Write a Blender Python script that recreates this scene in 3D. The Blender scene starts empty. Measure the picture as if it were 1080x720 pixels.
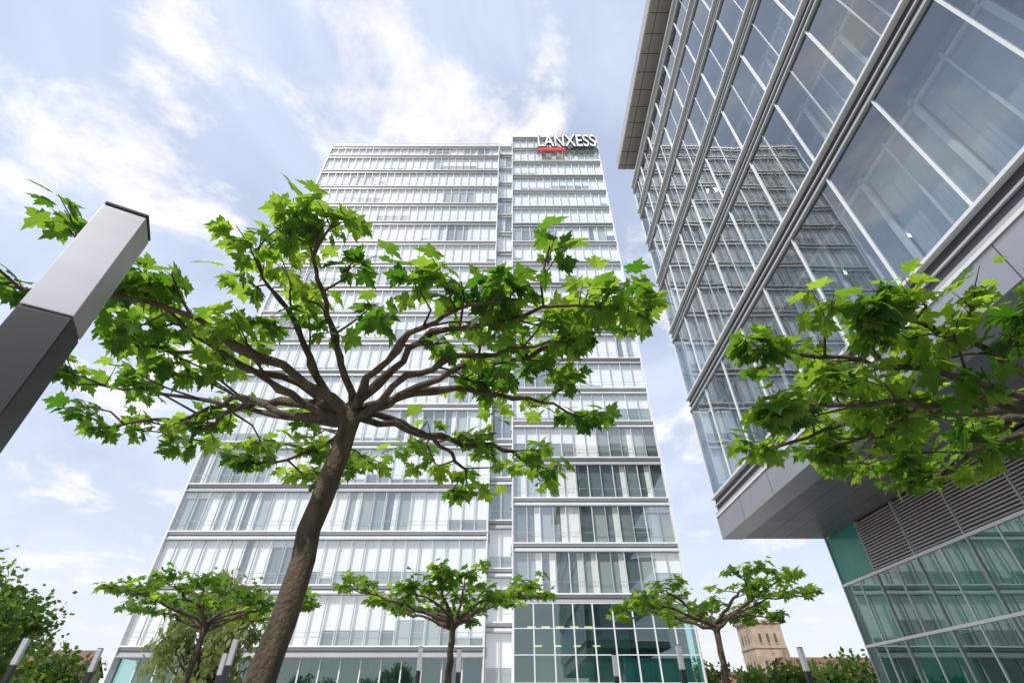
import bpy, math, random
from mathutils import Vector, Matrix
R=random.Random(7)
S=bpy.context.scene
S.view_settings.view_transform='Standard'; S.view_settings.look='None'; S.view_settings.exposure=0

# ---------------- materials ----------------
def newmat(name):
    m=bpy.data.materials.new(name); m.use_nodes=True
    nt=m.node_tree; b=nt.nodes['Principled BSDF']; return m,nt,b
def pmat(name,col,rough=.5,metal=0,noise=.15,scale=3,spec=None,stretch=(1,1,1)):
    m,nt,b=newmat(name)
    tc=nt.nodes.new('ShaderNodeTexCoord'); mp=nt.nodes.new('ShaderNodeMapping'); mp.inputs['Scale'].default_value=stretch
    n=nt.nodes.new('ShaderNodeTexNoise'); n.inputs['Scale'].default_value=scale; n.inputs['Detail'].default_value=4
    nt.links.new(tc.outputs['Object'],mp.inputs[0]); nt.links.new(mp.outputs[0],n.inputs['Vector'])
    mr=nt.nodes.new('ShaderNodeMapRange'); mr.inputs['From Min'].default_value=.3; mr.inputs['From Max'].default_value=.7
    mr.inputs['To Min'].default_value=1-noise; mr.inputs['To Max'].default_value=1+noise
    nt.links.new(n.outputs['Fac'],mr.inputs['Value'])
    vm=nt.nodes.new('ShaderNodeVectorMath'); vm.operation='SCALE'; vm.inputs[0].default_value=col
    nt.links.new(mr.outputs[0],vm.inputs['Scale']); nt.links.new(vm.outputs[0],b.inputs['Base Color'])
    b.inputs['Roughness'].default_value=rough; b.inputs['Metallic'].default_value=metal
    return m
def glassmat(name,tint,base,wav=.0,refl=(.92,.95,1)):
    m=bpy.data.materials.new(name); m.use_nodes=True; nt=m.node_tree; nt.nodes.clear()
    o=nt.nodes.new('ShaderNodeOutputMaterial'); mx=nt.nodes.new('ShaderNodeMixShader')
    t=nt.nodes.new('ShaderNodeBsdfTransparent'); t.inputs[0].default_value=(*tint,1)
    g=nt.nodes.new('ShaderNodeBsdfGlossy'); g.inputs['Color'].default_value=(*refl,1); g.inputs['Roughness'].default_value=.0
    f=nt.nodes.new('ShaderNodeLayerWeight'); f.inputs['Blend'].default_value=.5
    pw=nt.nodes.new('ShaderNodeMath'); pw.operation='POWER'; pw.inputs[1].default_value=4.0
    nt.links.new(f.outputs['Facing'],pw.inputs[0])
    ma=nt.nodes.new('ShaderNodeMath'); ma.operation='MULTIPLY_ADD'; ma.inputs[1].default_value=1-base; ma.inputs[2].default_value=base; ma.use_clamp=True
    nt.links.new(pw.outputs[0],ma.inputs[0]); nt.links.new(ma.outputs[0],mx.inputs[0])
    if wav>0:
        tc=nt.nodes.new('ShaderNodeTexCoord'); n=nt.nodes.new('ShaderNodeTexNoise'); n.inputs['Scale'].default_value=.45; n.inputs['Detail'].default_value=1
        bp=nt.nodes.new('ShaderNodeBump'); bp.inputs['Strength'].default_value=1; bp.inputs['Distance'].default_value=wav
        nt.links.new(tc.outputs['Object'],n.inputs['Vector']); nt.links.new(n.outputs['Fac'],bp.inputs['Height'])
        nt.links.new(bp.outputs[0],g.inputs['Normal'])
    nt.links.new(t.outputs[0],mx.inputs[1]); nt.links.new(g.outputs[0],mx.inputs[2]); nt.links.new(mx.outputs[0],o.inputs[0])
    return m
def attrmat(name,c0,c1,rough=.6,c2=None,folds=False):
    m,nt,b=newmat(name)
    a=nt.nodes.new('ShaderNodeAttribute'); a.attribute_name='rnd'
    r=nt.nodes.new('ShaderNodeValToRGB'); r.color_ramp.elements[0].color=(*c0,1); r.color_ramp.elements[1].color=(*c1,1)
    if c2:
        e=r.color_ramp.elements.new(.5); e.color=(*c2,1)
    nt.links.new(a.outputs['Fac'],r.inputs[0]); nt.links.new(r.outputs[0],b.inputs['Base Color']); b.inputs['Roughness'].default_value=rough
    if folds:
        tc=nt.nodes.new('ShaderNodeTexCoord'); mp=nt.nodes.new('ShaderNodeMapping'); mp.inputs['Scale'].default_value=(7,7,.15)
        n=nt.nodes.new('ShaderNodeTexNoise'); n.inputs['Scale'].default_value=1; n.inputs['Detail'].default_value=2
        nt.links.new(tc.outputs['Object'],mp.inputs[0]); nt.links.new(mp.outputs[0],n.inputs['Vector'])
        bp=nt.nodes.new('ShaderNodeBump'); bp.inputs['Distance'].default_value=.1; bp.inputs['Strength'].default_value=.6
        nt.links.new(n.outputs['Fac'],bp.inputs['Height']); nt.links.new(bp.outputs[0],b.inputs['Normal'])
    return m
def emis(name,col,s):
    m,nt,b=newmat(name); b.inputs['Base Color'].default_value=(*col,1)
    b.inputs['Emission Color'].default_value=(*col,1); b.inputs['Emission Strength'].default_value=s
    return m
def leafmat(name,dark,light,tdark,tlight,tr=.5):
    m,nt,b=newmat(name); o=[n for n in nt.nodes if n.type=='OUTPUT_MATERIAL'][0]
    a=nt.nodes.new('ShaderNodeAttribute'); a.attribute_name='rnd'
    def ramp(c0,c1):
        r=nt.nodes.new('ShaderNodeValToRGB'); r.color_ramp.elements[0].color=(*c0,1); r.color_ramp.elements[1].color=(*c1,1)
        nt.links.new(a.outputs['Fac'],r.inputs[0]); return r
    r1=ramp(dark,light); r2=ramp(tdark,tlight)
    nt.links.new(r1.outputs[0],b.inputs['Base Color']); b.inputs['Roughness'].default_value=.55; b.inputs['Specular IOR Level'].default_value=.35
    t=nt.nodes.new('ShaderNodeBsdfTranslucent'); nt.links.new(r2.outputs[0],t.inputs[0])
    mx=nt.nodes.new('ShaderNodeMixShader'); mx.inputs[0].default_value=tr
    nt.links.new(b.outputs[0],mx.inputs[1]); nt.links.new(t.outputs[0],mx.inputs[2]); nt.links.new(mx.outputs[0],o.inputs[0])
    return m
M=dict(
 metal=pmat('aluminium',(.45,.46,.48),.45,.2,.06,.4),
 metal_l=pmat('light_aluminium',(.72,.73,.75),.45,.05,.05,.4),
 white_m=pmat('white_metal_panel',(.82,.83,.84),.4,0,.04,.4),
 metal_d=pmat('dark_metal',(.07,.075,.085),.4,.4,.2,.5),
 fascia=pmat('fascia_metal',(.38,.39,.42),.35,.6,.06,.5),
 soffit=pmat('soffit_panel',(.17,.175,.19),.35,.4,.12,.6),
 eave=pmat('eave_panel',(.40,.36,.32),.6,.1,.1,.5),
 louver=pmat('louvre_metal',(.45,.42,.42),.45,.3,.1,1),
 slab=pmat('white_ceiling',(.6,.6,.6),.8,0,.05,1),
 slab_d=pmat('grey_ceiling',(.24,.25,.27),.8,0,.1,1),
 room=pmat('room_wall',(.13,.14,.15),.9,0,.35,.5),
 frame=pmat('white_frame',(.78,.79,.8),.5,0,.03,1),
 blind=attrmat('blinds',(.25,.28,.30),(.97,.97,.96),.8,(.85,.88,.88),True),
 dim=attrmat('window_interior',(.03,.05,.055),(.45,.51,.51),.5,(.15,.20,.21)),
 glass=glassmat('facade_glass',(.98,1,.995),.24,.003,(.98,.99,1)),
 glass_g=glassmat('green_glass',(.38,.68,.63),.2,.003,(.80,.97,.94)),
 glass_d=glassmat('dark_glass',(.62,.69,.72),.2,.004,(.88,.94,1)),
 inner_g=glassmat('inner_glass',(.75,.79,.82),.08),
 green=pmat('green_panel',(.03,.24,.20),.12,0,.15,.4),
 bark=pmat('bark',(.075,.056,.036),.9,0,.6,9,stretch=(1,1,.35)),
 black=pmat('black_paint',(.013,.014,.017),.42,0,.15,3),
 lampg=pmat('lamp_aluminium',(.47,.47,.50),.42,.45,.08,1.2,stretch=(1,1,4)),
 stone=pmat('sandstone',(.42,.33,.25),.9,0,.25,.5),
 stone_d=pmat('dark_opening',(.09,.08,.07),.9,0,.2,.5),
 brick=pmat('brick_wall',(.30,.22,.17),.9,0,.2,2),
 roof=pmat('roof_tile',(.17,.09,.065),.85,0,.25,2),
 asphalt=pmat('asphalt',(.05,.05,.052),.9,0,.2,8),
 grass=pmat('grass',(.06,.09,.03),.95,0,.4,.2),
 paint=pmat('road_paint',(.75,.75,.72),.7,0,.1,3),
 kerb=pmat('kerb_stone',(.3,.3,.29),.85,0,.15,3),
 red=pmat('red_paint',(.7,.02,.015),.4,0,.03,1),
 sign=pmat('sign_letter',(.03,.035,.045),.4,0,.1,1),
 lamp=emis('ceiling_light',(1,.88,.68),6.0),
 warm=emis('lobby_light',(1,.62,.3),2.2),
)
M['leaf']=leafmat('plane_leaf',(.035,.09,.014),(.105,.19,.028),(.09,.25,.012),(.42,.62,.05),.57)
M['leaf2']=leafmat('tree_leaf',(.03,.06,.012),(.08,.14,.03),(.08,.17,.015),(.28,.42,.05),.47)
M['leafw']=leafmat('willow_leaf',(.11,.16,.05),(.2,.27,.09),(.26,.36,.09),(.46,.54,.18),.45)
nt=M['bark'].node_tree
b=nt.nodes['Principled BSDF']; n=nt.nodes.new('ShaderNodeTexNoise'); n.inputs['Scale'].default_value=28; n.inputs['Detail'].default_value=5
tc=nt.nodes.new('ShaderNodeTexCoord'); nt.links.new(tc.outputs['Object'],n.inputs['Vector'])
bp=nt.nodes.new('ShaderNodeBump'); bp.inputs['Distance'].default_value=.03; bp.inputs['Strength'].default_value=1
nt.links.new(n.outputs['Fac'],bp.inputs['Height']); nt.links.new(bp.outputs[0],b.inputs['Normal'])
def paving():
    m,nt,b=newmat('paving_slabs')
    tc=nt.nodes.new('ShaderNodeTexCoord'); br=nt.nodes.new('ShaderNodeTexBrick')
    br.inputs['Scale'].default_value=1.6; br.inputs['Color1'].default_value=(.27,.26,.25,1); br.inputs['Color2'].default_value=(.33,.32,.30,1)
    br.inputs['Mortar'].default_value=(.1,.1,.1,1); br.inputs['Mortar Size'].default_value=.01
    nt.links.new(tc.outputs['Object'],br.inputs['Vector']); nt.links.new(br.outputs[0],b.inputs['Base Color']); b.inputs['Roughness'].default_value=.8
    return m
M['paving']=paving()

# ---------------- mesh builder ----------------
class MB:
    def __init__(s): s.v=[];s.f=[];s.r=[];s.m=[];s.mats=[]
    def mi(s,k):
        if k not in s.mats: s.mats.append(k)
        return s.mats.index(k)
    def face(s,pts,k,r=0.5):
        n=len(s.v); s.v+=[tuple(p) for p in pts]; s.f.append(tuple(range(n,n+len(pts)))); s.r.append(r); s.m.append(s.mi(k))
    def box(s,x0,x1,y0,y1,z0,z1,k,r=0.5):
        n=len(s.v)
        s.v+=[(x0,y0,z0),(x1,y0,z0),(x1,y1,z0),(x0,y1,z0),(x0,y0,z1),(x1,y0,z1),(x1,y1,z1),(x0,y1,z1)]
        for q in ((0,3,2,1),(4,5,6,7),(0,1,5,4),(1,2,6,5),(2,3,7,6),(3,0,4,7)):
            s.f.append(tuple(n+i for i in q)); s.r.append(r); s.m.append(s.mi(k))
    def obj(s,name,parent=None,smooth=False):
        me=bpy.data.meshes.new(name); me.from_pydata(s.v,[],s.f)
        for k in s.mats: me.materials.append(M[k])
        me.polygons.foreach_set('material_index',s.m)
        if smooth: me.polygons.foreach_set('use_smooth',[True]*len(s.f))
        a=me.attributes.new('rnd','FLOAT','FACE'); a.data.foreach_set('value',s.r)
        me.update(); o=bpy.data.objects.new(name,me); S.collection.objects.link(o)
        if parent: o.parent=parent
        return o
def empty(name):
    o=bpy.data.objects.new(name,None); S.collection.objects.link(o); return o

# ---------------- ground ----------------
g=MB(); g.face([(-1500,-1500,0),(1500,-1500,0),(1500,1500,0),(-1500,1500,0)],'grass'); g.obj('ground')
g=MB(); g.box(-60,40,-30,75,-.1,.12,'paving'); g.obj('paved_plaza')
g=MB(); g.face([(-400,80,.004),(400,80,.004),(400,92,.004),(-400,92,.004)],'asphalt')
for i in range(-60,60): g.face([(i*6,85.9,.008),(i*6+3,85.9,.008),(i*6+3,86.05,.008),(i*6,86.05,.008)],'paint')
g.obj('road')
g=MB(); g.box(-400,400,79.7,80,0,.13,'kerb'); g.box(-400,400,92,92.3,0,.13,'kerb'); g.obj('kerb')

# ---------------- office tower ----------------
tw=empty('office_tower')
FR=MB(); GL=MB(); PN=MB()
def block(x0,x1,y,zl,mod,pstyle,depth=18):
    n=max(1,round((x1-x0)/mod)); w=(x1-x0)/n
    for i,z in enumerate(zl):
        FR.box(x0,x1,y,y+.5,z-.42,z+.36,'metal_l' if i%3 else 'metal')
        FR.box(x0-.02,x1+.02,y-.22,y-.003,z+.30,z+.42,'white_m')
        FR.box(x0-.02,x1+.02,y-.16,y-.003,z-.50,z-.36,'metal')
        FR.box(x0,x1,y-.05,y-.003,z-.06,z+.03,'metal_d')
    for i in range(len(zl)-1):
        a=zl[i]+.425; b=zl[i+1]-.505
        base=pstyle(i)
        run=0; cur=0
        for j in range(n):
            xa=x0+j*w; xb=xa+w
            t1=R.gauss(0,.006); t2=R.gauss(0,.006)
            GL.face([(xa,y+.02-t1,a),(xb,y+.02+t1,a),(xb,y+.02+t1+t2,b),(xa,y+.02-t1+t2,b)],'glass')
            FR.box(xa-.03 if j else xa,xa+.03,y-.07,y+.08,a,b,'metal' if j%2 else 'metal_l')
            if run<=0:
                run=R.randint(1,5); cur=R.random()<base
                hh=R.choice([0,0,0,0,.15,.3,.5,.85])
            run-=1
            yy=y+.42
            if cur:
                r=min(1,max(.45,R.gauss(.93,.12)))
                k='blind'
                if hh>0 :
                    zm=a+(b-a)*hh
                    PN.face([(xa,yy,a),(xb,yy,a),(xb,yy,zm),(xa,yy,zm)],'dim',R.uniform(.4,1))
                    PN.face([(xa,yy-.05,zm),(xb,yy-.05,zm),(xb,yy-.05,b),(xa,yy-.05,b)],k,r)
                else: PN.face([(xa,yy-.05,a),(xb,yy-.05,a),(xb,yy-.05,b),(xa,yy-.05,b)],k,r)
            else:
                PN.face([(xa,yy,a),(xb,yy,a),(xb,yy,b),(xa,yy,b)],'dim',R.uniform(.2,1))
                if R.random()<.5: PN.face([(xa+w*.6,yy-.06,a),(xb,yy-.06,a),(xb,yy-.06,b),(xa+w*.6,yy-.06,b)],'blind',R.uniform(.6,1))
            FR.box(xa+.04,xa+.12,yy-.16,yy-.09,a,b,'frame')
        FR.box(x1-.05,x1,y-.07,y+.08,a,b,'metal_l')
        FR.box(x0,x1,y+.12,y+.15,a+1.05,a+1.10,'metal')
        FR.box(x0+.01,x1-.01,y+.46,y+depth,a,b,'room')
    FR.box(x0+.01,x1-.01,y+.51,y+depth,zl[0],zl[-1]+.3,'room')
    for z in zl: FR.box(x0-.3,x1+.3,y+.9,y+depth+.3,z-.42,z+.42,'metal')
TY=53
zL=[6.8+5.2*i for i in range(17)]+[93.4]
zR=[11.2+4.8*i for i in range(18)]+[96.9]
zM=[4.0+4.9*i for i in range(19)]+[95.3]
block(-36.5,-2.7,TY,zL,1.42,lambda i: .97 if i<4 else (.98 if i%4 else .92))
block(.15,17.3,TY,zR,1.43,lambda i: .35 if i<4 else (.96 if i!=17 else 1))
block(-2.55,0.0,TY+1.1,zM,1.25,lambda i:.7,16)
FR.box(-2.69,-2.56,TY-.1,TY+1.8,0,93.9,'metal_l'); FR.box(.01,.14,TY-.25,TY+1.8,0,97.4,'metal_l')
FR.box(-36.72,-36.51,TY-.2,TY+1,0,93.9,'metal_l'); FR.box(17.31,17.5,TY-.2,TY+1,0,97.4,'metal_l')
def lobby(x0,x1,y,z0,z1,cw,rows,k):
    n=round((x1-x0)/cw); w=(x1-x0)/n
    GL.face([(x0,y,z0),(x1,y,z0),(x1,y,z1),(x0,y,z1)],k)
    for j in range(n+1): FR.box(x0+j*w-.06,x0+j*w+.06,y-.12,y-.004,z0,z1,'metal_l')
    for i in range(rows+1):
        z=z0+(z1-z0)*i/rows; FR.box(x0,x1,y-.09,y-.006,z-.04,z+.04,'metal_l')
    for j in range(n):
        for i in range(rows):
            za=z0+(z1-z0)*i/rows; zb=z0+(z1-z0)*(i+1)/rows
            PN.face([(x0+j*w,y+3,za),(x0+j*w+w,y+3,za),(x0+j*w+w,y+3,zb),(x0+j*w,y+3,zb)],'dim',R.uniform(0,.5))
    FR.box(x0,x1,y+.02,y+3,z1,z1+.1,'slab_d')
lobby(.15,17.3,TY-.25,.13,10.7,1.9,5,'glass_g')
lobby(-36.5,-2.7,TY+.6,.13,6.3,1.9,3,'glass_g')
for i in range(5):
    FR.box(1.5+i*1.4,2.3+i*1.4,TY+1.5,TY+1.62,8.9,9.0,'warm')
for i in range(4): FR.box(2.2+i*1.9,2.9+i*1.9,TY+2.3,TY+2.4,7.4,7.5,'warm')
FR.box(-36.5,-2.7,TY+.1,TY+.2,93.8,94.6,'metal'); FR.box(.15,17.3,TY+.1,TY+.3,97.3,98,'metal')
for i in range(24): FR.box(-36+i*1.42,-35.95+i*1.42,TY+.3,TY+.35,94.6,95.4,'metal')
FR.box(-36.4,-2.8,TY+.3,TY+.35,95.4,95.46,'metal')
FR.obj('facade_frame',tw); GL.obj('facade_glazing',tw); PN.obj('blinds_and_rooms',tw)
def text(body,x0,x1,z0,z1,y,mat,name,parent,ex=.08,off=.03):
    c=bpy.data.curves.new(name,'FONT'); c.body=body; c.extrude=ex; c.offset=off; c.size=1
    t=bpy.data.objects.new(name,c); S.collection.objects.link(t)
    bpy.context.view_layer.update(); dg=bpy.context.evaluated_depsgraph_get()
    me=bpy.data.meshes.new_from_object(t.evaluated_get(dg)); bpy.data.objects.remove(t)
    xs=[v.co.x for v in me.vertices]; ys=[v.co.y for v in me.vertices]
    sx=(x1-x0)/(max(xs)-min(xs)); sz=(z1-z0)/(max(ys)-min(ys)); mx=min(xs); my=min(ys)
    for v in me.vertices: v.co=Vector((x0+(v.co.x-mx)*sx, y-v.co.z*2, z0+(v.co.y-my)*sz))
    me.materials.clear(); me.materials.append(M[mat])
    o=bpy.data.objects.new(name,me); S.collection.objects.link(o); o.parent=parent
text('LANXESS',5.2,16.9,91.9,96.5,TY-.9,'sign','sign_letters_back',tw,.06,.05)
text('LANXESS',5.2,16.9,91.95,96.45,TY-1.15,'frame','sign_letters_face',tw,.02,.012)
s=MB(); s.box(5.3,10.6,TY-1.15,TY-1.0,90.5,91.6,'red')
for i in range(6): s.box(6.2+i*2,6.3+i*2,TY-.75,TY-.1,92.5,92.6,'metal_d')
s.obj('roof_sign_mark',tw)

# ---------------- right office building ----------------
ob=empty('office_building')
F=MB();G=MB();P=MB()
X=10.6; Y0=-14; Y1=25
bz=[10.4,16.4,21.6,26.3,30.6,34.5,38.0]
F.box(X-.12,X+.9,Y0,Y1,8.75,9.9,'fascia')
F.box(X-.17,X-.13,Y0,Y1,9.80,9.9,'metal_l')
for i in range(13): F.box(X-.125,X-.119,Y1-3*i-3-.012,Y1-3*i-3+.012,8.76,9.79,'metal_d')
for i,z in enumerate(bz):
    F.box(X+.02,X+1.0,Y0,Y1,z-.36,z+.36,'metal_d')
    F.box(X-.18,X+.017,Y0,Y1+.02,z+.32,z+.42,'metal_l')
    F.box(X-.10,X+.017,Y0,Y1+.02,z-.44,z-.34,'metal')
    F.box(X-.06,X+.016,Y0,Y1+.02,z-.04,z+.03,'metal')
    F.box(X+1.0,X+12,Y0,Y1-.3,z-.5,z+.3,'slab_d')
mod=2.6; n=int((Y1-Y0)/mod)+1
for i in range(len(bz)-1):
    a=bz[i]+.42; b=bz[i+1]-.44
    G.face([(X+.1,Y1,a),(X+12,Y1,a),(X+12,Y1,b),(X+.1,Y1,b)],'glass_d')
    for j in range(n+1):
        y=Y1-j*mod
        t1=R.gauss(0,.006); t2=R.gauss(0,.006)
        G.face([(X-t1,y-mod,a),(X-t1+t2,y-mod,b),(X+t1+t2,y,b),(X+t1,y,a)],'glass_d')
        F.box(X-.05,X+.06,y-.03,y+.03,a,b,'metal_l')
        if i>0: F.box(X-.03,X+.04,y-mod/2-.012,y-mod/2+.012,a,b,'metal')
        F.box(X+1.0,X+1.12,y-.08,y+.08,a,b,'frame')
        F.box(X+1.02,X+1.1,y-mod*.5-.03,y-mod*.5+.03,a+.7,b,'frame')
        if R.random()<.25:
            P.face([(X+1.2,y-.1,a),(X+1.2,y-mod+.1,a),(X+1.2,y-mod+.1,b),(X+1.2,y-.1,b)],'blind',R.uniform(.1,.6))
        elif R.random()<.35:
            zz=b-(b-a)*R.uniform(.2,.6)
            P.face([(X+1.2,y-.1,zz),(X+1.2,y-mod+.1,zz),(X+1.2,y-mod+.1,b),(X+1.2,y-.1,b)],'blind',R.uniform(.2,.8))
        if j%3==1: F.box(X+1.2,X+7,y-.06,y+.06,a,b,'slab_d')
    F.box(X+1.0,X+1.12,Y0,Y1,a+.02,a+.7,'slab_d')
    F.box(X+.98,X+1.13,Y0,Y1,a+.7,a+.82,'frame')
    F.box(X+1.0,X+1.13,Y0,Y1,b-.35,b-.27,'frame')
    G.face([(X+1.06,Y0,a+.82),(X+1.06,Y0,b-.35),(X+1.06,Y1,b-.35),(X+1.06,Y1,a+.82)],'inner_g')
    F.box(X+7,X+7.1,Y0,Y1-.4,a,b,'room')
for (xx,yy) in ((12.6,9.2),(14.6,10.4),(13.2,6.6),(15.2,7.4),(12.8,13.5),(13.6,11.6)):
    F.box(xx,xx+1.3,yy,yy+.11,15.74,15.8,'lamp')
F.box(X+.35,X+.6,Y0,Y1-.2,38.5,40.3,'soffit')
F.box(9.5,30,Y0-2,24.4,40.3,40.42,'eave')
F.box(9.46,30,Y0-2.05,24.45,40.43,41.6,'metal')
for j in range(30): F.box(9.48,X+.3,24-j*1.3-.015,24-j*1.3+.015,40.27,40.297,'metal_d')
F.box(10.02,10.05,Y0,24.4,40.27,40.296,'metal_d')
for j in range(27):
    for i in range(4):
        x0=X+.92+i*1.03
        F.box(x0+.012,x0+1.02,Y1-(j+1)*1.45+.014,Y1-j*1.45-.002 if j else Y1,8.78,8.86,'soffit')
F.box(X+.91,16,Y0,Y1-.01,8.87,8.9,'metal_d')
XR=15.6
for j in range(15):
    ya=Y1-j*2.6; yb=ya-2.6
    F.box(XR-.06,XR+.1,ya-.05,ya,.12,8.77,'metal')
    if j==0:
        F.box(XR,XR+.05,yb,ya-.06,6.7,8.76,'green')
    else:
        F.box(XR+.08,XR+.12,yb,ya-.06,6.7,8.76,'metal_d')
        for q in range(17):
            z=6.75+q*.117
            F.face([(XR-.03,ya-.06,z),(XR-.03,yb+.01,z),(XR+.06,yb+.01,z+.1),(XR+.06,ya-.06,z+.1)],'louver')
            F.face([(XR-.035,ya-.06,z+.03),(XR-.035,ya-.06,z-.02),(XR-.035,yb+.01,z-.02),(XR-.035,yb+.01,z+.03)],'louver')
    F.box(XR-.03,XR+.05,yb+1.28,yb+1.32,.12,6.6,'metal_l')
    for za,zb in ((.2,1.8),(1.85,4.2),(4.25,6.6)):
        q=R.random()
        if q<.25: P.face([(XR+.5,ya,za),(XR+.5,yb,za),(XR+.5,yb,zb),(XR+.5,ya,zb)],'blind',R.uniform(0,.6))
        elif q<.5: P.face([(XR+.2,ya,za),(XR+.2,yb,za),(XR+.2,yb,zb),(XR+.2,ya,zb)],'green')
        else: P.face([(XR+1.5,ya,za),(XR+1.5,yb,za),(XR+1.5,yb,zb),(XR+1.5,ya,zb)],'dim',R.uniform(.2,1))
for z in (.15,1.8,4.2,6.62): F.box(XR-.08,XR+.09,Y0,Y1,z-.04,z+.06,'metal_l')
G.face([(XR,Y0,.12),(XR,Y0,6.6),(XR,Y1,6.6),(XR,Y1,.12)],'glass_g')
F.box(XR+2,28,Y0,Y1-.05,.12,8.7,'room'); F.box(XR+.1,28,Y1-.04,Y1,.12,8.7,'green')
F.obj('facade_frame',ob); G.obj('facade_glazing',ob); P.obj('blinds',ob)

# ---------------- trees ----------------
def tube(mb,pts,rad,seg=8,k='bark'):
    rings=[]; up=Vector((0.13,.2,1))
    for i,p in enumerate(pts):
        d=(pts[min(i+1,len(pts)-1)]-pts[max(i-1,0)]).normalized()
        a=d.cross(up if abs(d.dot(up.normalized()))<.9 else Vector((1,0,0))).normalized(); b=d.cross(a)
        n=len(mb.v); r=rad[i]
        for s in range(seg):
            t=2*math.pi*s/seg; mb.v.append(tuple(p+a*math.cos(t)*r+b*math.sin(t)*r))
        rings.append(n)
    m=mb.mi(k)
    for i in range(len(rings)-1):
        for s in range(seg):
            mb.f.append((rings[i]+s,rings[i]+(s+1)%seg,rings[i+1]+(s+1)%seg,rings[i+1]+s)); mb.r.append(.5); mb.m.append(m)
    mb.f.append(tuple(rings[-1]+s for s in range(seg))); mb.r.append(.5); mb.m.append(m)
half=[(.07,-.01),(.26,-.12),(.36,.03),(.54,.06),(.40,.2),(.62,.3),(.84,.56),(.6,.53),(.5,.64),(.25,.56),(.34,.78),(.14,.83)]
outline=[(0,.03)]+half+[(0,1.08)]+[(-x,y) for x,y in reversed(half)]
def leaf(mb,rg,p,d,size,k='leaf',tone=None):
    d=d.normalized(); up=Vector((rg.gauss(0,.5),rg.gauss(0,.5),1))
    x=d.cross(up)
    if x.length<1e-3: x=Vector((1,0,0))
    x.normalize(); n=x.cross(d)
    fold=rg.uniform(-.1,.45); droop=rg.uniform(.05,.7); sx=rg.uniform(.78,1.08); sk=rg.uniform(-.15,.15)
    def P(u,v): return p+(x*(u*sx+sk*v*v)+d*v+n*(fold*abs(u)-droop*v*v*.6-.25*u*u))*size
    c=len(mb.v); mb.v.append(tuple(P(0,.32)))
    for u,v in outline: mb.v.append(tuple(P(u,v)))
    m=mb.mi(k); N=len(outline); t=rg.random() if tone is None else min(1,max(0,tone+rg.gauss(0,.22)))
    for i in range(N):
        mb.f.append((c,c+1+i,c+1+(i+1)%N)); mb.r.append(t); mb.m.append(m)
def shoot(br,lf,rg,p,d,L,nl,size,tone):
    d=d.normalized(); pts=[p,p+d*L*.5+Vector((0,0,.02)),p+d*L]
    tube(br,pts,[.006,.0045,.003],5)
    ph=rg.uniform(0,6.28)
    for i in range(nl):
        t=.25+.75*(i+.5)/nl; q=p+d*L*t; ph+=2.4+rg.gauss(0,.3)
        o=Vector((math.cos(ph),math.sin(ph),rg.uniform(-.5,.2))); o=(o+d*.4*t)
        pe=rg.uniform(.03,.09); q2=q+o*pe
        leaf(lf,rg,q2,o+Vector((0,0,-.25)),size*rg.choice([.5,.7,.85,1,1.1,1.2])*rg.uniform(.9,1.1),tone=tone)
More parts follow.
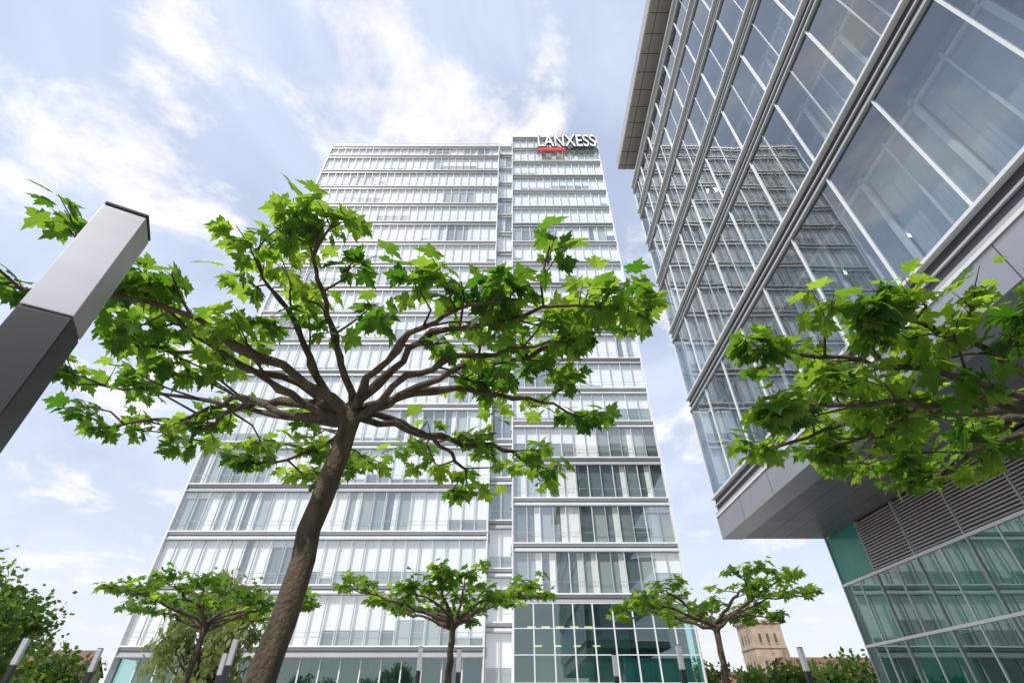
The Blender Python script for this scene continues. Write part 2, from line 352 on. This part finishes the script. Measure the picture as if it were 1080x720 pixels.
def plane_tree(base,fork,ends,trunk_r,limb_r,size,seed,side=6,nl=5,sh=3,bend=None,t0=.32):
    rg=random.Random(seed); tr=empty('plane_tree'); br=MB(); lf=MB()
    base=Vector(base); fork=Vector(fork)
    pts=[];rad=[]
    for i in range(19):
        t=i/18; p=base.lerp(fork,t); w=math.sin(t*math.pi)
        p+=Vector((rg.gauss(0,.009)+w*(bend or 0),rg.gauss(0,.009),0)); pts.append(p)
        rad.append(trunk_r*(1.3 if i==0 else 1.08 if i==1 else 1-.22*t)*(1+rg.gauss(0,.03)))
    pts[-1]=fork.copy(); rad[-1]*=1.12; pts.append(fork+Vector((0.02,0,.13))); rad.append(trunk_r*.5); tube(br,pts,rad,14)
    for e in ends:
        e=Vector(e); L=(e-fork).length; seg=15; pp=[];rr=[]
        side_v=(e-fork).cross(Vector((0,0,1))).normalized(); amp=rg.uniform(-.13,.13)*L; off=Vector((0,0,0))
        st=fork+Vector((0,0,rg.uniform(-.14,.08)))
        for i in range(seg+1):
            t=i/seg; p=st.lerp(e,t)
            p+=side_v*amp*math.sin(t*math.pi)+Vector((0,0,1))*.06*L*math.sin(t*math.pi)
            if 0<i: off+=Vector((rg.gauss(0,.032),rg.gauss(0,.032),rg.gauss(0,.026)))*L/2.2
            pp.append(p+off); rr.append(limb_r*(1.1-.82*t)*(1+rg.choice([-.1,0,.05,.38])))
        rr[-1]*=.6; tube(br,pp,rr,8)
        d0=(e-fork).normalized()
        for s in range(side):
            t=t0+(.98-t0)*(s+.6)/side+rg.gauss(0,.03); t=min(.99,max(.25,t)); k=t*seg; i=min(seg-1,int(k)); p=pp[i].lerp(pp[i+1],k-i)
            sg=1 if s%2 else -1
            d=(d0*rg.uniform(.3,.8)+side_v*sg*rg.uniform(.45,1.0)+Vector((0,0,rg.uniform(-.1,.3)))).normalized()
            bl=L*rg.uniform(.12,.30)*(1.15-.4*t)
            q=p+d*bl; mid=p.lerp(q,.5)+Vector((rg.gauss(0,.04),rg.gauss(0,.04),rg.uniform(-.01,.05)))
            tube(br,[p,mid,q],[limb_r*.34,limb_r*.25,limb_r*.18],6)
            tone=rg.uniform(.05,.95)
            for h in range(sh):
                dd=Vector((rg.gauss(0,.55),rg.gauss(0,.55),rg.uniform(-.1,.7)))+d*.6
                shoot(br,lf,rg,p.lerp(q,rg.uniform(.6,1)) ,dd,rg.uniform(.12,.36)*size/.15,nl,size,tone)
            if rg.random()<.3:
                shoot(br,lf,rg,p,Vector((rg.gauss(0,.5),rg.gauss(0,.5),.9)),rg.uniform(.12,.3),nl-2,size,tone)
        for h in range(sh+1):
            shoot(br,lf,rg,pp[-1],d0*.7+Vector((rg.gauss(0,.5),rg.gauss(0,.5),rg.uniform(0,.6))),rg.uniform(.15,.35),nl,size,rg.random())
    br.obj('trunk_and_limbs',tr,True); lf.obj('leaves',tr)
plane_tree((-1.64,3.6,.1),(-1.36,3.62,3.70),[
 (-2.75,2.75,4.05),(-3.6,2.6,4.1),(-4.5,4.5,3.85),(-4.0,3.7,3.95),(-2.9,5.1,3.85),(-1.9,2.42,4.25),(-1.35,2.4,4.3),
 (-.1,2.5,4.15),(.7,2.65,4.15),(.6,3.2,4.05),(.65,4.1,3.85),(-.6,5.5,3.75),(.3,5.1,3.75),(-4.0,5.3,3.75),
 (.95,2.85,4.2),(-3.1,3.2,4.1),(-1.9,5.3,3.8)],
 .100,.034,.135,5,side=5,nl=7,sh=2,bend=-.03,t0=.34)
plane_tree((4.3,3.1,.1),(4.2,3.05,3.45),[
 (2.25,4.1,3.65),(2.15,2.95,3.8),(2.4,3.5,3.8),(3.0,2.6,3.85),(3.1,4.4,3.6),(4.3,4.9,3.65),(3.9,2.4,3.85),(5.4,4.6,3.9),(6.2,3.0,3.9),(4.9,1.7,3.9),(3.6,4.9,3.7)],
 .11,.036,.135,11,side=6,nl=7,sh=3)
def ring(cx,cy,z,r,n,seed):
    rg=random.Random(seed); return [(cx+math.cos(a)*q,cy+math.sin(a)*q,z+rg.uniform(-.15,.2)) for i in range(n) for a,q in [(2*math.pi*i/n+rg.uniform(-.2,.2), r*rg.uniform(.75,1.05))]]
for (x,y,sd) in ((-1.5,13.2,21),(4.95,13.8,22),(-7.7,13.8,23)):
    plane_tree((x,y,.1),(x+.1,y,3.45),ring(x,y,3.9,2.25,11,sd),.09,.038,.17,sd,side=5,nl=6,sh=2)

def bushy(name,cx,cy,h,trunk,rx,rz,nclump,nleaf,ls,seed,k,droop=False):
    rg=random.Random(seed); tr=empty(name); br=MB(); lf=MB()
    tube(br,[Vector((cx,cy,0)),Vector((cx+.1,cy,trunk)),Vector((cx,cy+.1,h*.7))],[.03*h,.022*h,.008*h],8)
    m=lf.mi(k); cz=h-rz
    for c in range(nclump):
        a=rg.uniform(0,6.283); u=rg.uniform(-1,1); q=rg.uniform(.35,1)**.5
        C=Vector((cx+math.cos(a)*math.sqrt(1-u*u)*rx*q,cy+math.sin(a)*math.sqrt(1-u*u)*rx*q,cz+u*rz*q))
        tube(br,[Vector((cx,cy,trunk+.1*h)),C.lerp(Vector((cx,cy,cz)),.4)-Vector((0,0,.1*h)),C],[.008*h,.005*h,.002*h],4)
        cr=rx*rg.uniform(.16,.32); tone=rg.uniform(.1,.9)
        for l in range(nleaf):
            p=C+Vector((rg.gauss(0,.5),rg.gauss(0,.5),rg.gauss(0,.38)))*cr
            if droop: p.z-=abs(rg.gauss(0,.6))*cr*1.6
            s=ls*rg.uniform(.6,1.3)
            d=Vector((rg.gauss(0,1),rg.gauss(0,1),rg.gauss(0,.6)-(1.6 if droop else .2))).normalized(); x=d.cross(Vector((rg.gauss(0,1),rg.gauss(0,1),rg.gauss(0,1)))).normalized()*(.25 if droop else .42)
            n=len(lf.v); lf.v+=[tuple(p),tuple(p+(d*.5+x)*s),tuple(p+d*s),tuple(p+(d*.5-x)*s)]
            lf.f.append((n,n+1,n+2,n+3)); lf.r.append(min(1,max(0,tone+rg.gauss(0,.2)))); lf.m.append(m)
    br.obj('trunk_and_limbs',tr,True); lf.obj('leaves',tr)
bushy('deciduous_tree',-20.8,20,6.6,2.2,3.2,2.5,70,130,.22,5,'leaf2')
bushy('deciduous_tree',-27,27,6.8,2.0,3.6,2.8,50,80,.3,6,'leaf2')
bushy('willow_tree',-15.4,29,8.4,1.8,2.4,3.8,60,110,.34,8,'leafw',True)
def mass(name,rows,seed):
    rg=random.Random(seed); lf=MB(); m=lf.mi('leaf2')
    for (x0,x1,y,h) in rows:
        x=x0
        while x<x1:
            hh=h*rg.uniform(.6,1.1); r=hh*.5; yy=y+rg.uniform(-6,6)
            for c in range(18):
                C=Vector((x+rg.gauss(0,.4)*r,yy+rg.gauss(0,.4)*r,hh*rg.uniform(.2,.9))); tone=rg.random()
                for l in range(60):
                    p=C+Vector((rg.gauss(0,.22),rg.gauss(0,.22),rg.gauss(0,.16)))*r; s=rg.uniform(.5,1.2)*h*.04
                    a=Vector((rg.gauss(0,1),rg.gauss(0,1),rg.gauss(0,1))).normalized()*s; b=a.cross(Vector((rg.gauss(0,1),rg.gauss(0,1),rg.gauss(0,1)))).normalized()*s*.7
                    n=len(lf.v); lf.v+=[tuple(p-a),tuple(p-b),tuple(p+a),tuple(p+b)]
                    lf.f.append((n,n+1,n+2,n+3)); lf.r.append(min(1,max(0,tone+rg.gauss(0,.2)))); lf.m.append(m)
            x+=r*rg.uniform(.8,1.3)
    lf.obj(name)
mass('distant_trees',[(-105,-60,75,11),(36,82,105,12.5),(84,110,110,11)],9)

# ---------------- church tower and houses ----------------
ct=empty('church_tower'); c=MB()
cx,cy=79.5,180; w=5.0
c.box(cx-w,cx+w,cy-w,cy+w,0,26.2,'stone')
c.box(cx-w-.2,cx+w+.2,cy-w-.2,cy+w+.2,19.5,19.9,'stone'); c.box(cx-w-.25,cx+w+.25,cy-w-.25,cy+w+.25,26.2,26.7,'stone')
for i in range(5):
    for (sx,sy) in ((1,0),(0,1)):
        for s_ in (-1,1):
            o=-w+i*w/2
            X_,Y_=(cx+o,cy+s_*w) if sx else (cx+s_*w,cy+o)
            c.box(X_-.7,X_+.7,Y_-.7 if sx else Y_-.71,Y_+.7,26.703,27.2,'stone')
for zz in (21,14,8):
    for o in (-2.4,0,2.4):
        c.box(cx+o-.35,cx+o+.35,cy-w-.05,cy-w+.1,zz,zz+2.4,'stone_d'); c.box(cx+o-.5,cx+o+.5,cy-w-.15,cy-w-.051,zz-.3,zz-.02,'stone')
        c.box(cx-w-.05,cx-w+.1,cy+o-.35,cy+o+.35,zz,zz+2.4,'stone_d')
c.obj('tower_body',ct)
def house(x0,x1,y,d,h,rh,k='brick'):
    e=empty('brick_house'); m=MB()
    m.box(x0,x1,y,y+d,0,h,k)
    m.face([(x0-.5,y-.5,h-.1),(x1+.5,y-.5,h-.1),(x1+.5,y+d/2,h+rh),(x0-.5,y+d/2,h+rh)],'roof')
    m.face([(x0-.5,y+d+.5,h-.1),(x1+.5,y+d+.5,h-.1),(x1+.5,y+d/2,h+rh),(x0-.5,y+d/2,h+rh)],'roof')
    m.face([(x0,y,h),(x0,y+d,h),(x0,y+d/2,h+rh)],k); m.face([(x1,y,h),(x1,y+d,h),(x1,y+d/2,h+rh)],k)
    x=x0+1.2
    while x<x1-1.5:
        for z in (1,4.2,7.4):
            if z+1.6<h: m.box(x,x+1.1,y-.04,y+.1,z,z+1.6,'stone_d'); m.box(x-.1,x+1.2,y-.12,y-.041,z-.15,z-.01,'frame')
        x+=2.8
    m.box(x0+2,x0+3,y+d*.4,y+d*.55,h,h+rh+1.6,k)
    m.obj('house_body',e)
house(72,96,150,12,11,4.5); house(97,122,150,12,10,5); house(50,70,160,12,9,4)
house(-112,-98,130,10,10,5); house(-128,-113,130,10,9,5)

# ---------------- street lamps ----------------
def lamp(x,y,h,w,rot):
    e=empty('street_lamp'); m=MB(); zs=h*.805; a=w/2
    m.box(-a*1.5,a*1.5,-a*1.5,a*1.5,.12,.16,'metal')
    m.box(-a,a,-a,a,.16,zs,'black'); m.box(-a*.94,a*.94,-a*.94,a*.94,zs,zs+.012,'metal_d')
    m.box(-a,a,-a,a,zs+.012,h-.03,'lampg'); m.box(-a*.95,a*.95,-a*.95,a*.95,h-.03,h-.018,'metal_d'); m.box(-a,a,-a,a,h-.018,h,'black')
    m.box(-a*.35,a*.35,-a-.004,-a+.01,.6,1.1,'metal_d')
    o=m.obj('post',e); e.location=(x,y,0); e.rotation_euler=(0,0,math.radians(rot))
    bv=o.modifiers.new('b','BEVEL'); bv.width=.004; bv.segments=2
lamp(-2.04,1.63,3.70,.19,28)
for (x,y) in ((-15.3,17.8),(-14.8,20.5),(-8.8,18),(-11,22),(-3.2,20),(-1.9,20.6),(5.7,19.5),(10.2,20.2),(4.0,22.5)):
    lamp(x,y,3.70,.15,10)

# ---------------- sky / sun / camera ----------------
W=bpy.data.worlds.new('World'); S.world=W; W.use_nodes=True; nt=W.node_tree; nt.nodes.clear()
N=nt.nodes.new; Lk=nt.links.new
out=N('ShaderNodeOutputWorld'); bg=N('ShaderNodeBackground'); bg.inputs[1].default_value=.145
sky=N('ShaderNodeTexSky'); sky.sky_type='NISHITA'; sky.sun_disc=False
el=50; az=215
sky.sun_elevation=math.radians(el); sky.sun_rotation=math.radians(az); sky.dust_density=1; sky.air_density=1
tc=N('ShaderNodeTexCoord'); sp=N('ShaderNodeSeparateXYZ'); Lk(tc.outputs['Generated'],sp.inputs[0])
def mth(op,a,b=None,clamp=False):
    n=N('ShaderNodeMath'); n.operation=op; n.use_clamp=clamp
    for i,v in enumerate((a,b)):
        if v is None: continue
        if isinstance(v,(int,float)): n.inputs[i].default_value=v
        else: Lk(v,n.inputs[i])
    return n.outputs[0]
z=mth('MAXIMUM',sp.outputs[2],0); zd=mth('ADD',z,.18)
cb=N('ShaderNodeCombineXYZ'); Lk(mth('DIVIDE',sp.outputs[0],zd),cb.inputs[0]); Lk(mth('DIVIDE',sp.outputs[1],zd),cb.inputs[1]); cb.inputs[2].default_value=5.1
def noise(sc,det,dist,ro=.55):
    n=N('ShaderNodeTexNoise'); n.inputs['Scale'].default_value=sc; n.inputs['Detail'].default_value=det; n.inputs['Distortion'].default_value=dist; n.inputs['Roughness'].default_value=ro
    Lk(cb.outputs[0],n.inputs['Vector']); return n.outputs['Fac']
def rng(v,a,b,c,d):
    n=N('ShaderNodeMapRange'); n.interpolation_type='SMOOTHSTEP'; Lk(v,n.inputs[0])
    for i,q in zip((1,2,3,4),(a,b,c,d)): n.inputs[i].default_value=q
    return n.outputs[0]
veil=rng(noise(1.6,7,.8),.32,.68,.6,.97)
puff=rng(noise(3.6,10,.25,.6),.5,.66,0,1)
haze=mth('POWER',mth('SUBTRACT',1,z),4)
m1=N('ShaderNodeMixRGB'); Lk(veil,m1.inputs[0]); Lk(sky.outputs[0],m1.inputs[1]); m1.inputs[2].default_value=(5.2,5.85,7.4,1)
m2=N('ShaderNodeMixRGB'); Lk(puff,m2.inputs[0]); Lk(m1.outputs[0],m2.inputs[1]); m2.inputs[2].default_value=(7.1,7.1,7.2,1)
m3=N('ShaderNodeMixRGB'); Lk(haze,m3.inputs[0]); Lk(m2.outputs[0],m3.inputs[1]); m3.inputs[2].default_value=(6.5,6.7,7.0,1)
Lk(m3.outputs[0],bg.inputs[0]); Lk(bg.outputs[0],out.inputs[0])
sd=bpy.data.lights.new('sun','SUN'); sd.energy=4.2; sd.angle=math.radians(.6); sd.color=(1,.95,.87)
so=bpy.data.objects.new('sun',sd); S.collection.objects.link(so)
a=math.radians(az); e=math.radians(el)
D=Vector((math.sin(a)*math.cos(e),math.cos(a)*math.cos(e),math.sin(e)))
so.rotation_euler=D.to_track_quat('Z','Y').to_euler()
cd=bpy.data.cameras.new('camera'); cd.lens=17; cd.sensor_width=36; cd.clip_end=4000; cd.clip_start=.05
co=bpy.data.objects.new('camera',cd); S.collection.objects.link(co); co.location=(0,0,1.6); co.rotation_euler=(math.radians(90+38.2),0,0)
S.camera=co
